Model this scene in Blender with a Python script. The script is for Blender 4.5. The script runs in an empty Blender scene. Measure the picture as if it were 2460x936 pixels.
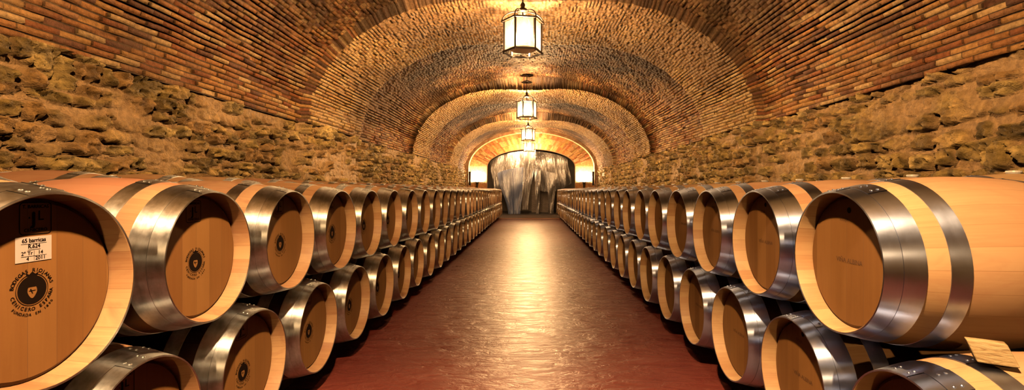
import bpy, bmesh, math, random
import numpy as np
from mathutils import Vector, Matrix
random.seed(7)
rng = np.random.default_rng(11)
PI = math.pi
scene = bpy.context.scene
C = scene.collection

# ------------------------------------------------------------------ layout
EYE = 1.34
F_PX = 1155.0
VX, VY = 1276.0, 455.0
W_LEFT, W_RIGHT = 1.37, 1.22          # aisle edge of the two barrel stacks
LEN, R_BILGE, R_END = 0.93, 0.340, 0.279
Z_LOW, Z_UP = 0.448, 1.052            # barrel axis heights of the two tiers
VAULT_X, VAULT_A, VAULT_B = 0.02, 3.46, 2.0
SPRING = EYE + 1.16
BRICK_Z = EYE + 1.0
STEPS = [-5.65, 0.75, 7.15, 13.5, 19.6]      # where one bay of the vault meets the next
Y_BACK, Y_END = -9.0, 25.6
LAMP_X = -0.12
LAMP_Y = [-5.9, 0.5, 6.92, 13.26, 19.35, 24.9]

# ------------------------------------------------------------------ helpers
def link(o, parent=None):
    C.objects.link(o)
    if parent is not None:
        o.parent = parent
    return o

def obj(name, me, mat=None, parent=None, smooth=False):
    if isinstance(me, bmesh.types.BMesh):
        bm = me
        me = bpy.data.meshes.new(name)
        bm.to_mesh(me); bm.free()
    if mat is not None:
        me.materials.clear(); me.materials.append(mat)
    if smooth:
        me.polygons.foreach_set('use_smooth', [True] * len(me.polygons))
    return link(bpy.data.objects.new(name, me), parent)

def thing(name, label, cat, loc=(0, 0, 0), rotz=0.0, group=None):
    o = link(bpy.data.objects.new(name, None))
    o.empty_display_size = 0.1
    o.location = loc; o.rotation_euler = (0, 0, rotz)
    tag(o, label, cat, group)
    return o

def tag(o, label, cat, group=None):
    o['label'] = label; o['category'] = cat
    if group: o['group'] = group
    return o

def struct(name, me, mat, parent=None, smooth=False):
    o = obj(name, me, mat, parent, smooth)
    if parent is None: o['kind'] = 'structure'
    return o

def dup(root, loc, rotz, label, group=None):
    r = root.copy(); C.objects.link(r)
    r.location = loc; r.rotation_euler = (0, 0, rotz)
    r['label'] = label
    if group: r['group'] = group
    for ch in list(root.children):
        c = ch.copy(); C.objects.link(c); c.parent = r
        for g in list(ch.children):
            d = g.copy(); C.objects.link(d); d.parent = c
    return r

def box(bm, c, s, rot=None, bevel=0.0):
    m = Matrix.Translation(Vector(c))
    if rot is not None: m = m @ rot
    m = m @ Matrix.Diagonal((s[0], s[1], s[2], 1))
    r = bmesh.ops.create_cube(bm, size=1.0, matrix=m)
    if bevel > 0:
        es = list({e for v in r['verts'] for e in v.link_edges})
        bmesh.ops.bevel(bm, geom=es, offset=bevel, segments=2, affect='EDGES', profile=0.5)

def tube(bm, p0, p1, r0, r1=None, n=12):
    r1 = r0 if r1 is None else r1
    p0, p1 = Vector(p0), Vector(p1)
    d = p1 - p0
    q = d.to_track_quat('Z', 'Y').to_matrix().to_4x4()
    m = Matrix.Translation((p0 + p1) / 2) @ q
    bmesh.ops.create_cone(bm, cap_ends=True, segments=n, radius1=r0, radius2=r1, depth=d.length, matrix=m)

def lathe(bm, prof, n, axis='X', closed=False, zc=0.0, a0=0.0, a1=2 * PI):
    """revolve (along, radius) pairs about the x axis (or z axis)"""
    full = abs(a1 - a0 - 2 * PI) < 1e-6
    cnt = n if full else n + 1
    rings = []
    for k in range(cnt):
        a = a0 + (a1 - a0) * k / n
        ring = []
        for (u, r) in prof:
            if axis == 'X': ring.append(bm.verts.new((u, r * math.sin(a), zc + r * math.cos(a))))
            else: ring.append(bm.verts.new((r * math.cos(a), r * math.sin(a), u)))
        rings.append(ring)
    m = len(prof)
    for k in range(n):
        A, B = rings[k], rings[(k + 1) % cnt]
        for j in range(m if closed else m - 1):
            j2 = (j + 1) % m
            try: bm.faces.new((A[j], A[j2], B[j2], B[j]))
            except ValueError: pass
    return rings

def fix_normals(bm):
    bmesh.ops.recalc_face_normals(bm, faces=bm.faces[:])

# ------------------------------------------------------------------ material helpers
class NT:
    def __init__(self, name):
        self.m = bpy.data.materials.new(name); self.m.use_nodes = True
        self.t = self.m.node_tree
        for n in list(self.t.nodes): self.t.nodes.remove(n)
        self.out = self.t.nodes.new('ShaderNodeOutputMaterial')
    def n(self, kind, **kw):
        nd = self.t.nodes.new(kind)
        for k, v in kw.items():
            if k.startswith('i_'):
                key = k[2:]
                key = int(key) if key.isdigit() else key.replace('_', ' ')
                self.set(nd.inputs[key], v)
            else: setattr(nd, k, v)
        return nd
    def set(self, sock, v):
        if isinstance(v, bpy.types.NodeSocket): self.t.links.new(v, sock)
        else:
            if isinstance(v, (tuple, list)) and len(v) == 3 and sock.type == 'RGBA': v = (*v, 1)
            sock.default_value = v
    def math(self, op, a, b=None, c=None):
        nd = self.n('ShaderNodeMath', operation=op)
        for i, v in enumerate((a, b, c)):
            if v is not None: self.set(nd.inputs[i], v)
        return nd.outputs[0]
    def mix(self, f, a, b, blend='MIX'):
        nd = self.n('ShaderNodeMix', data_type='RGBA', blend_type=blend)
        self.set(nd.inputs[0], f); self.set(nd.inputs[6], a); self.set(nd.inputs[7], b)
        return nd.outputs[2]
    def ramp(self, f, stops):
        nd = self.n('ShaderNodeValToRGB')
        el = nd.color_ramp.elements
        while len(el) < len(stops): el.new(0.5)
        for e, (p, c) in zip(el, stops):
            e.position = p; e.color = (*c, 1)
        self.set(nd.inputs[0], f)
        return nd.outputs[0]
    def noise(self, vec, scale, detail=3, rough=0.55, dist=0.0):
        nd = self.n('ShaderNodeTexNoise', i_Scale=scale, i_Detail=detail, i_Roughness=rough, i_Distortion=dist)
        if vec is not None: self.set(nd.inputs['Vector'], vec)
        return nd.outputs[0]
    def mapping(self, vec, sc):
        nd = self.n('ShaderNodeMapping'); self.set(nd.inputs['Vector'], vec); nd.inputs['Scale'].default_value = sc
        return nd.outputs[0]
    def bump(self, h, strength, dist):
        return self.n('ShaderNodeBump', i_Strength=strength, i_Distance=dist, i_Height=h).outputs[0]
    def pbsdf(self, col, rough, metal=0.0, normal=None, spec=0.5):
        p = self.n('ShaderNodeBsdfPrincipled')
        self.set(p.inputs['Base Color'], col); self.set(p.inputs['Roughness'], rough); self.set(p.inputs['Metallic'], metal)
        self.set(p.inputs['Specular IOR Level'], spec)
        if normal is not None: self.set(p.inputs['Normal'], normal)
        self.t.links.new(p.outputs[0], self.out.inputs[0])
        return p

def mat_staves(name, light, dark, stain, stain_amount, jcol):
    N = NT(name)
    tc = N.n('ShaderNodeTexCoord'); co = tc.outputs['Object']
    sep = N.n('ShaderNodeSeparateXYZ', i_0=co)
    rnd = N.n('ShaderNodeObjectInfo').outputs['Random']
    ang = N.math('ARCTAN2', sep.outputs[1], N.math('SUBTRACT', sep.outputs[2], R_BILGE))
    u = N.math('MULTIPLY', ang, 26 / (2 * PI))
    u = N.math('ADD', u, 40.3)
    st = N.math('FLOOR', u)
    wn = N.n('ShaderNodeTexWhiteNoise', noise_dimensions='2D')
    cmb = N.n('ShaderNodeCombineXYZ', i_0=st, i_1=N.math('MULTIPLY', rnd, 97.0))
    N.set(wn.inputs['Vector'], cmb.outputs[0])
    gv = N.n('ShaderNodeCombineXYZ', i_0=N.math('ADD', N.math('MULTIPLY', sep.outputs[0], 2.2), N.math('MULTIPLY', rnd, 31.0)),
             i_1=N.math('MULTIPLY', ang, 20.0), i_2=st).outputs[0]
    grain = N.noise(gv, 1.6, 5, 0.6, 0.6)
    f = N.math('ADD', N.math('MULTIPLY', wn.outputs[0], 0.55), N.math('MULTIPLY', grain, 0.55))
    col = N.ramp(f, [(0.2, dark), (0.75, light)])
    # wine-stained middle of some barrels
    band = N.math('SUBTRACT', 1.0, N.n('ShaderNodeMapRange', interpolation_type='SMOOTHSTEP', i_0=N.math('ABSOLUTE', sep.outputs[0]), i_1=0.19, i_2=0.42).outputs[0])
    amt = N.math('MULTIPLY', N.math('MULTIPLY', band, stain_amount), N.n('ShaderNodeMapRange', i_0=N.math('ADD', rnd, N.math('MULTIPLY', grain, 0.3)), i_1=0.35, i_2=1.0).outputs[0])
    col = N.mix(amt, col, stain)
    fr = N.math('FRACT', u)
    joint = N.math('LESS_THAN', N.math('ABSOLUTE', N.math('SUBTRACT', fr, 0.5)), 0.493)
    blot = N.noise(N.n('ShaderNodeVectorMath', operation='ADD', i_0=N.mapping(co, (3.0, 6.0, 6.0)), i_1=N.n('ShaderNodeCombineXYZ', i_0=N.math('MULTIPLY', rnd, 60.0)).outputs[0]).outputs[0], 1.6, 4, 0.6, 1.2)
    col = N.mix(N.n('ShaderNodeMapRange', i_0=blot, i_1=0.48, i_2=0.72, i_4=0.55).outputs[0], col, N.mix(0.5, dark, stain))
    col = N.mix(joint, jcol, col)
    nb = N.bump(N.math('ADD', N.math('MULTIPLY', grain, 0.4), joint), 0.35, 0.0015)
    N.pbsdf(col, N.math('ADD', 0.42, N.math('MULTIPLY', grain, 0.2)), 0, nb, 0.4)
    return N.m

def mat_head(name, light, dark, plank):
    N = NT(name)
    co = N.n('ShaderNodeTexCoord').outputs['Object']
    sep = N.n('ShaderNodeSeparateXYZ', i_0=co)
    rnd = N.n('ShaderNodeObjectInfo').outputs['Random']
    u = N.math('ADD', N.math('DIVIDE', sep.outputs[1], plank), N.math('ADD', 30.0, rnd))
    st = N.math('FLOOR', u)
    wn = N.n('ShaderNodeTexWhiteNoise', noise_dimensions='2D')
    N.set(wn.inputs['Vector'], N.n('ShaderNodeCombineXYZ', i_0=st, i_1=N.math('MULTIPLY', rnd, 53.0)).outputs[0])
    gv = N.n('ShaderNodeCombineXYZ', i_0=N.math('MULTIPLY', sep.outputs[1], 26.0), i_1=N.math('ADD', N.math('MULTIPLY', sep.outputs[2], 1.8), N.math('MULTIPLY', rnd, 17.0)), i_2=st).outputs[0]
    grain = N.noise(gv, 1.5, 4, 0.6, 0.5)
    f = N.math('ADD', N.math('MULTIPLY', wn.outputs[0], 0.7), N.math('MULTIPLY', grain, 0.5))
    col = N.ramp(f, [(0.2, dark), (0.9, light)])
    blot = N.noise(N.mapping(co, (3, 3, 3)), 2.0, 3)
    col = N.mix(N.math('MULTIPLY', blot, 0.35), col, dark)
    fr = N.math('FRACT', u)
    joint = N.math('LESS_THAN', N.math('ABSOLUTE', N.math('SUBTRACT', fr, 0.5)), 0.494)
    col = N.mix(joint, (0.16, 0.08, 0.04), col)
    N.pbsdf(col, 0.5, 0, N.bump(N.math('ADD', joint, grain), 0.25, 0.001), 0.4)
    return N.m

def mat_hoop(name, col, r0, r1, mot):
    N = NT(name)
    co = N.n('ShaderNodeTexCoord').outputs['Object']
    rnd = N.n('ShaderNodeObjectInfo').outputs['Random']
    off = N.n('ShaderNodeVectorMath', operation='ADD', i_0=co, i_1=N.n('ShaderNodeCombineXYZ', i_0=N.math('MULTIPLY', rnd, 40.0)).outputs[0]).outputs[0]
    a = N.noise(N.mapping(off, (12, 3.2, 3.2)), 2.5, 5, 0.65)
    b = N.noise(off, 55.0, 3, 0.6)
    s = N.math('ADD', N.math('MULTIPLY', a, 0.7), N.math('MULTIPLY', b, 0.3))
    c2 = N.mix(N.n('ShaderNodeMapRange', i_0=s, i_1=0.35, i_2=0.65).outputs[0], tuple(x * (1 - mot) for x in col), tuple(min(1, x * (1 + mot * .4)) for x in col))
    rr = N.n('ShaderNodeMapRange', i_0=s, i_1=0.35, i_2=0.68, i_3=r0, i_4=r1).outputs[0]
    N.pbsdf(c2, rr, 1.0, N.bump(a, 0.12 * mot, 0.004))
    p = N.out.inputs[0].links[0].from_node
    N.set(p.inputs['Anisotropic'], 0.85); N.set(p.inputs['Anisotropic Rotation'], 0.25)
    N.set(p.inputs['Tangent'], N.n('ShaderNodeTangent', direction_type='RADIAL', axis='X').outputs[0])
    return N.m

def mat_plain(name, col, rough=0.5, metal=0.0, vary=0.25, scale=8.0, bump=0.2):
    N = NT(name)
    co = N.n('ShaderNodeTexCoord').outputs['Object']
    n = N.noise(co, scale, 4, 0.6)
    c = N.mix(N.math('MULTIPLY', n, vary * 2), col, tuple(x * 0.5 for x in col))
    N.pbsdf(c, rough, metal, N.bump(n, bump, 0.004))
    return N.m

def mat_masonry(name, attr, rough, nscale, bump_d, bump_s, spec=0.4):
    N = NT(name)
    at = N.n('ShaderNodeAttribute', attribute_name=attr)
    co = N.n('ShaderNodeTexCoord').outputs['Object']
    n1 = N.noise(co, nscale, 6, 0.65)
    n2 = N.noise(co, nscale * 4, 4, 0.6)
    col = N.mix(N.n('ShaderNodeMapRange', i_0=n1, i_1=0.35, i_2=0.7).outputs[0], N.mix(1.0, at.outputs[0], (0.62, 0.58, 0.52), 'MULTIPLY'), N.mix(1.0, at.outputs[0], (1.25, 1.2, 1.1), 'MULTIPLY'))
    h = N.math('ADD', n1, N.math('MULTIPLY', n2, 0.5))
    N.pbsdf(col, rough, 0, N.bump(h, bump_s, bump_d), spec)
    return N.m

M = {}
M['staves_dull'] = mat_staves('oak staves old', (0.60, 0.36, 0.18), (0.40, 0.19, 0.085), (0.36, 0.13, 0.085), 0.6, (0.26, 0.12, 0.05))
M['staves_new'] = mat_staves('oak staves pale', (0.66, 0.42, 0.21), (0.48, 0.25, 0.11), (0.56, 0.27, 0.16), 0.45, (0.40, 0.20, 0.09))
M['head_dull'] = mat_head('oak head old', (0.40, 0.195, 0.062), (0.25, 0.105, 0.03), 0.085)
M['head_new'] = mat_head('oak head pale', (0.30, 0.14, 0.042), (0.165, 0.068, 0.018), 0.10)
M['hoop_dull'] = mat_hoop('galvanised hoop', (0.50, 0.53, 0.55), 0.34, 0.48, 0.35)
M['hoop_bright'] = mat_hoop('polished hoop', (0.40, 0.48, 0.68), 0.30, 0.36, 0.08)
N = NT('burnt stamp ink'); N.pbsdf((0.010, 0.005, 0.003), 0.9, 0, None, 0.08); M['ink'] = N.m
M['paper'] = mat_plain('label paper', (0.66, 0.54, 0.50), 0.6, 0, 0.05, 30, 0.05)
M['iron'] = mat_plain('dark lantern iron', (0.055, 0.042, 0.035), 0.4, 0.8, 0.2, 20, 0.1)
M['brass'] = mat_plain('lantern brass', (0.45, 0.28, 0.12), 0.35, 0.9, 0.1, 20, 0.05)
M['timber'] = mat_plain('rough timber', (0.22, 0.14, 0.08), 0.75, 0, 0.4, 12, 0.4)
M['bung'] = mat_plain('white bung', (0.85, 0.78, 0.72), 0.35, 0, 0.05, 20, 0.05)
M['brick'] = mat_masonry('vault brick', 'tint', 0.55, 26.0, 0.012, 0.8, 0.16)
M['stone'] = mat_masonry('rubble stone', 'tint', 0.36, 19.0, 0.03, 0.9)
M['plaster'] = mat_plain('dim brick beyond', (0.30, 0.24, 0.20), 0.8, 0, 0.4, 5, 0.5)
M['black'] = mat_plain('dark doorway', (0.012, 0.010, 0.012), 0.8)
M['concrete'] = mat_plain('grey concrete', (0.20, 0.19, 0.20), 0.6, 0, 0.3, 3, 0.2)
N = NT('split chock timber')
co = N.n('ShaderNodeTexCoord').outputs['Object']
g = N.noise(N.mapping(co, (14, 14, 95)), 1.0, 5, 0.65, 1.0)
N.pbsdf(N.ramp(g, [(0.3, (0.20, 0.11, 0.04)), (0.5, (0.52, 0.36, 0.17)), (0.7, (0.66, 0.50, 0.28))]), 0.75, 0, N.bump(g, 0.8, 0.006))
M['oak_block'] = N.m
M['kerb'] = mat_plain('red screed edge', (0.85, 0.42, 0.22), 0.5, 0, 0.1, 10, 0.1)

def mat_emit(name, col, s):
    N = NT(name)
    e = N.n('ShaderNodeEmission'); N.set(e.inputs[0], col); e.inputs[1].default_value = s
    N.t.links.new(e.outputs[0], N.out.inputs[0])
    return N.m
WARM = (1.0, 0.61, 0.29)
M['bulb'] = mat_emit('lit bulb', WARM, 4300)
M['bulb_strong'] = mat_emit('lit bulb brighter', WARM, 6500)
M['flame'] = mat_emit('lit sconce', (1.0, 0.70, 0.38), 6000)

def mat_glass():
    N = NT('seeded lantern glass')
    co = N.n('ShaderNodeTexCoord').outputs['Object']
    n = N.noise(N.mapping(co, (14, 14, 2)), 1.5, 3)
    tr = N.n('ShaderNodeBsdfTransparent', i_0=(0.95, 0.93, 0.88))
    tl = N.n('ShaderNodeBsdfTranslucent', i_0=(0.95, 0.9, 0.8))
    gl = N.n('ShaderNodeBsdfGlossy', i_0=(1, 1, 1), i_1=0.08)
    m1 = N.n('ShaderNodeMixShader'); N.set(m1.inputs[0], N.math('ADD', 0.004, N.math('MULTIPLY', n, 0.012)))
    N.t.links.new(tr.outputs[0], m1.inputs[1]); N.t.links.new(tl.outputs[0], m1.inputs[2])
    m2 = N.n('ShaderNodeMixShader'); N.set(m2.inputs[0], 0.06)
    N.t.links.new(m1.outputs[0], m2.inputs[1]); N.t.links.new(gl.outputs[0], m2.inputs[2])
    N.t.links.new(m2.outputs[0], N.out.inputs[0])
    return N.m
M['glass'] = mat_glass()

def mat_plastic(name, tint, clear):
    N = NT(name)
    co = N.n('ShaderNodeTexCoord').outputs['Object']
    n = N.noise(N.mapping(co, (9, 9, 1.4)), 2.0, 4, 0.6, 0.8)
    tr = N.n('ShaderNodeBsdfTransparent', i_0=(0.9, 0.9, 0.92))
    df = N.n('ShaderNodeBsdfDiffuse', i_0=tint)
    tl = N.n('ShaderNodeBsdfTranslucent', i_0=tint)
    gl = N.n('ShaderNodeBsdfGlossy', i_0=(0.95, 0.95, 1.0), i_1=0.22)
    nb = N.bump(n, 0.5, 0.05)
    for k in (df, tl, gl): N.t.links.new(nb, k.inputs['Normal'])
    def mx(f, a, b):
        m = N.n('ShaderNodeMixShader'); N.set(m.inputs[0], f)
        N.t.links.new(a, m.inputs[1]); N.t.links.new(b, m.inputs[2]); return m.outputs[0]
    a = mx(0.45, df.outputs[0], tl.outputs[0])
    b = mx(N.math('SUBTRACT', clear + 0.2, N.math('MULTIPLY', n, 0.4)), a, tr.outputs[0])
    N.t.links.new(mx(0.22, b, gl.outputs[0]), N.out.inputs[0])
    return N.m
M['plastic'] = mat_plastic('clear sheeting', (0.30, 0.265, 0.245), 0.30)
M['plastic_blue'] = mat_plastic('bluish sheeting', (0.28, 0.40, 0.80), 0.30)

def mat_floor():
    N = NT('red painted floor')
    co = N.n('ShaderNodeTexCoord').outputs['Object']
    a = N.noise(co, 1.1, 6, 0.6, 0.4)
    b = N.noise(co, 24.0, 5, 0.65)
    w = N.noise(N.mapping(co, (2.0, 5.0, 1)), 2.2, 5, 0.65, 0.8)
    col = N.ramp(N.math('ADD', N.math('MULTIPLY', a, 0.65), N.math('MULTIPLY', b, 0.35)),
                 [(0.30, (0.15, 0.027, 0.022)), (0.55, (0.21, 0.043, 0.032)), (0.75, (0.28, 0.075, 0.05))])
    rough = N.n('ShaderNodeMapRange', i_0=N.math('ADD', N.math('MULTIPLY', w, 0.7), N.math('MULTIPLY', b, 0.3)), i_1=0.32, i_2=0.68, i_3=0.24, i_4=0.50).outputs[0]
    h = N.math('ADD', N.math('MULTIPLY', w, 1.0), N.math('MULTIPLY', b, 0.18))
    N.pbsdf(col, rough, 0, N.bump(h, 0.55, 0.03), 0.75)
    return N.m
M['floor'] = mat_floor()

# ------------------------------------------------------------------ numpy noise
def _hash(ix, iy, seed):
    h = (ix.astype(np.int64) * 374761393 + iy.astype(np.int64) * 668265263 + seed * 1442695041) & 0xffffffff
    h = ((h ^ (h >> 13)) * 1274126177) & 0xffffffff
    h = (h ^ (h >> 16)) & 0xffffffff
    return h / 4294967295.0
def vnoise(x, y, seed=0):
    ix, iy = np.floor(x), np.floor(y)
    fx, fy = x - ix, y - iy
    fx = fx * fx * (3 - 2 * fx); fy = fy * fy * (3 - 2 * fy)
    a, b = _hash(ix, iy, seed), _hash(ix + 1, iy, seed)
    c, d = _hash(ix, iy + 1, seed), _hash(ix + 1, iy + 1, seed)
    return (a * (1 - fx) + b * fx) * (1 - fy) + (c * (1 - fx) + d * fx) * fy
def fbm(x, y, seed=0, o=4):
    s, a, t = 0, 1, 0
    for k in range(o):
        s = s + a * vnoise(x * 2 ** k, y * 2 ** k, seed + k); t += a; a *= 0.5
    return s / t

def sstep(x, a, b):
    t = np.clip((x - a) / (b - a), 0, 1)
    return t * t * (3 - 2 * t)

RIB = 2.2                             # length of the lower ring at the start of each bay
CUTS = sorted([(c, True) for c in STEPS] + [(c + RIB, False) for c in STEPS])
def inset(inrib, z):
    """how far a rib stands in front of the bay, by height"""
    return np.where(inrib, 0.07 + 0.09 * sstep(z, 1.7, 3.0), 0.0)
def crown_dip(inrib, x):
    return np.where(inrib, 0.20 * np.exp(-(x / 1.2) ** 2), 0.0)

def grid_mesh(name, P, col, face_col=None, flip=False):
    nr, nc = P.shape[:2]
    me = bpy.data.meshes.new(name)
    V = P.reshape(-1, 3).astype(np.float32)
    idx = np.arange(nr * nc).reshape(nr, nc)
    q = np.stack([idx[:-1, :-1], idx[:-1, 1:], idx[1:, 1:], idx[1:, :-1]], -1).reshape(-1, 4)
    if flip: q = q[:, ::-1]
    me.vertices.add(len(V)); me.vertices.foreach_set('co', V.ravel())
    nf = len(q)
    me.loops.add(nf * 4); me.loops.foreach_set('vertex_index', q.ravel().astype(np.int32))
    me.polygons.add(nf); me.polygons.foreach_set('loop_start', np.arange(0, nf * 4, 4, dtype=np.int32))
    me.update(calc_edges=True)
    if face_col is not None:
        at = me.attributes.new('tint', 'FLOAT_COLOR', 'FACE')
        c = np.concatenate([face_col.reshape(-1, 3), np.ones((nf, 1))], 1).astype(np.float32)
    else:
        at = me.attributes.new('tint', 'FLOAT_COLOR', 'POINT')
        c = np.concatenate([col.reshape(-1, 3), np.ones((nr * nc, 1))], 1).astype(np.float32)
    at.data.foreach_set('color', c.ravel())
    me.validate()
    return me

# columns along Y, with a doubled column at each step so the step gets its face
def y_columns(fracs, period, y0, y1):
    ys, bays, ks, js = [], [], [], []
    n = int((y1 - y0) / period) + 1
    cuts = list(CUTS); inrib = False
    for k in range(n):
        for j, f in enumerate(fracs):
            y = y0 + (k + f) * period
            if y >= y1: break
            while cuts and y >= cuts[0][0]:
                c, start = cuts.pop(0)
                ys += [c, c + 0.004]; bays += [inrib, start]; ks += [k, k]; js += [j, j]
                inrib = start
            ys.append(y); bays.append(inrib); ks.append(k); js.append(j)
    ys.append(y1); bays.append(inrib); ks.append(n); js.append(0)
    return np.array(ys), np.array(bays), np.array(ks), np.array(js)

# ------------------------------------------------------------------ vault
def build_vault():
    H = SPRING - BRICK_Z
    th = np.linspace(PI, 0, 4001)
    ex, ez = VAULT_A * np.cos(th), VAULT_B * np.sin(th)
    seg = np.hypot(np.diff(ex), np.diff(ez)); cum = np.concatenate([[0], np.cumsum(seg)])
    S = cum[-1] + 2 * H
    course = S / round(S / 0.055)
    rows_s, rows_k, rows_j = [], [], []
    nrow = int(round(S / course))
    for k in range(nrow):
        for j, f in enumerate((0.0, 0.25, 0.30, 0.93)):
            rows_s.append((k + f) * course); rows_k.append(k); rows_j.append(j)
    rows_s.append(S); rows_k.append(nrow); rows_j.append(0)
    rs, rk, rj = np.array(rows_s), np.array(rows_k), np.array(rows_j)
    BL = 0.25
    ys, bays, yk, yj = y_columns((0.0, 0.016, 0.234, 0.25, 0.266, 0.484, 0.5, 0.516, 0.734, 0.75, 0.766, 0.984), BL, Y_BACK, Y_END)
    # base curve
    t = np.clip(rs - H, 0, cum[-1])
    X = np.interp(t, cum, ex); Zr = np.interp(t, cum, ez)
    below_l, below_r = rs < H, rs > S - H
    Zc = SPRING + Zr
    Zc = np.where(below_l, BRICK_Z + rs, Zc); Zc = np.where(below_r, BRICK_Z + (S - rs), Zc)
    nx, nz = -X / VAULT_A ** 2, -Zr / VAULT_B ** 2
    nx = np.where(below_l, 1, nx); nz = np.where(below_l, 0, nz)
    nx = np.where(below_r, -1, nx); nz = np.where(below_r, 0, nz)
    ln = np.hypot(nx, nz); nx /= ln; nz /= ln
    R, Cn = len(rs), len(ys)
    SS, YY = np.meshgrid(rs, ys, indexing='ij')
    RK, YK = np.meshgrid(rk, yk, indexing='ij'); RJ, YJ = np.meshgrid(rj, yj, indexing='ij')
    # courses wander a little and bricks sit unevenly
    kj = np.arange(Cn)[None, :] // 12
    fade = sstep(np.minimum(SS, S - SS), 0.0, 0.12)
    s2 = SS + fade * (0.034 * (fbm(YY * 1.1, SS * 1.3, 201) - 0.5) + 0.006 * (fbm(YY * 5, RK * 0.37, 205, 2) - 0.5))
    t2 = np.clip(s2 - H, 0, cum[-1])
    XX = np.interp(t2, cum, ex); ZZ = SPRING + np.interp(t2, cum, ez)
    ZZ = np.where(s2 < H, BRICK_Z + s2, ZZ); ZZ = np.where(s2 > S - H, BRICK_Z + (S - s2), ZZ)
    BB = np.broadcast_to(bays[None, :], XX.shape)
    off = inset(BB, ZZ)
    dip = crown_dip(BB, XX)
    # brick pattern (vertex side): odd courses shifted by half a brick
    phase = np.where(RK % 2 == 1, 6, 0) + np.where(_hash(RK, RK * 0, 17) > 0.6, 3, 0)
    hb = np.minimum(SS, S - SS) > 1.05 + 0.5 * (_hash(RK, RK * 0, 18) - 0.5)     # header bond higher up
    jj = np.where(hb, (YJ - phase) % 6, (YJ - phase) % 12)
    kk = np.where(hb, 4000 + YK * 2 + (YJ - phase) // 6, YK - np.where(YJ < phase, 1, 0))
    vin_joint_row = (RJ == 0) | (RJ == 1)
    e = np.minimum(SS, S - SS)           # distance from the springing
    deep = 1 - sstep(e, 0.6, 1.6)
    rnd = _hash(RK, kk, 3)
    missing = (rnd > 0.93) * 0.022 * deep
    height = _hash(RK, kk, 9) * (0.013 + 0.010 * deep) - missing - (_hash(RK, kk, 15) > 0.88) * 0.012
    tilt = (_hash(RK, kk, 21) - 0.5) * 0.014 * (jj - np.where(hb, 3, 6)) / 6
    rowd = (_hash(RK, np.zeros_like(RK), 31) > 0.55) * 0.012 * deep
    rowgap = _hash(RK, np.zeros_like(RK), 41)
    d = height + tilt + rowd + 0.018 * (fbm(SS * 9, YY * 9, 50) - 0.5)
    jd = (1 - deep) * (0.018 * fbm(SS * 2.5, YY * 2.5, 23) - 0.006) - (deep * (0.006 + 0.080 * sstep(rowgap, 0.4, 0.7) * sstep(fbm(SS * .9, YY * 1.1, 71), 0.40, 0.55)))
    d = np.where(vin_joint_row, jd, d)
    d = np.where((~vin_joint_row) & (jj == 0), np.minimum(d, d * 0.4 - 0.004 - 0.008 * _hash(RK, kk, 5)), d)
    d = d + 0.025 * (fbm(SS * 0.9, YY * 0.9, 77) - 0.5) + 0.022 * (fbm(SS * 4.5, YY * 4.5, 78, 3) - 0.5)
    wob = 0.010 * (fbm(SS * 3, YY * 1.3, 91) - 0.5)
    tot = off + d
    px = VAULT_X + XX + nx[:, None] * tot
    pz = ZZ + nz[:, None] * tot - dip + wob * 0.6
    py = YY + (_hash(RK, kk, 61) - 0.5) * 0.012
    for c in range(Cn):
        if c + 1 < Cn and ys[c + 1] - ys[c] < 0.006 or c > 0 and ys[c] - ys[c - 1] < 0.006 or c in (0, Cn - 1):
            py[:, c] = ys[c]
    P = np.stack([px, py, pz], -1)
    # colour per face
    fr, fk, fj = RK[:-1, :-1], kk[:-1, :-1], jj[:-1, :-1]
    fh = hb[:-1, :-1]
    hd_ = (fj == 0) | (fj == np.where(fh, 5, 11))
    joint = (RJ[:-1, :-1] == 0) | hd_
    pal = np.array([(0.38, 0.17, 0.065), (0.50, 0.27, 0.10), (0.30, 0.11, 0.045), (0.60, 0.40, 0.20), (0.36, 0.18, 0.085), (0.17, 0.075, 0.045), (0.45, 0.21, 0.075)])
    pick = (_hash(fr, fk, 101) * len(pal)).astype(int) % len(pal)
    col = pal[pick] * (0.8 + 0.4 * _hash(fr, fk, 102))[..., None]
    yf, sf = YY[:-1, :-1], SS[:-1, :-1]
    mort = np.array((0.20, 0.12, 0.065)); earth = np.array((0.10, 0.06, 0.035))
    dj = deep[:-1, :-1][..., None]
    mort = np.where(dj < 0.5, np.array((0.27, 0.165, 0.08)), mort)
    hj = hd_ & ~((RJ[:-1, :-1] == 0))
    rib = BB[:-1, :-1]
    # ribs tinted paler yellow than the bays: lamplit bands painted into the colour
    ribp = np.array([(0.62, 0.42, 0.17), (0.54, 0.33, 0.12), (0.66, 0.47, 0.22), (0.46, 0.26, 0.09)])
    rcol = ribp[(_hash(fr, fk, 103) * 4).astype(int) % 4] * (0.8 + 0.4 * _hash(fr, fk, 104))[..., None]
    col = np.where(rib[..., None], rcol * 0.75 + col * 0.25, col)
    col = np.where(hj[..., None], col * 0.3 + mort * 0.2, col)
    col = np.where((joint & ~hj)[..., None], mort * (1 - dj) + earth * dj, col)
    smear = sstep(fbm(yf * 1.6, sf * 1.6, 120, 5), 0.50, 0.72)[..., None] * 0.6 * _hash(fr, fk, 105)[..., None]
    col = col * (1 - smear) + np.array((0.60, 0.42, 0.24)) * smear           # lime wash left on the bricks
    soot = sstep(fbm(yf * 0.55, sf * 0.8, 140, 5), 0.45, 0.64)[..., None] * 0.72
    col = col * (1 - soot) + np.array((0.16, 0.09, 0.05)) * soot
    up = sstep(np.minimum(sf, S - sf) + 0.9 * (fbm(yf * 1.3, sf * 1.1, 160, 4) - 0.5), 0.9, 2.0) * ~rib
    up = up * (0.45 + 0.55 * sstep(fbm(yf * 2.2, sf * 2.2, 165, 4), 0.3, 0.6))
    col = col * (1 - 0.76 * up[..., None])                                  # bay crowns darkened: shade between the lamps painted into the colour
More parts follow.
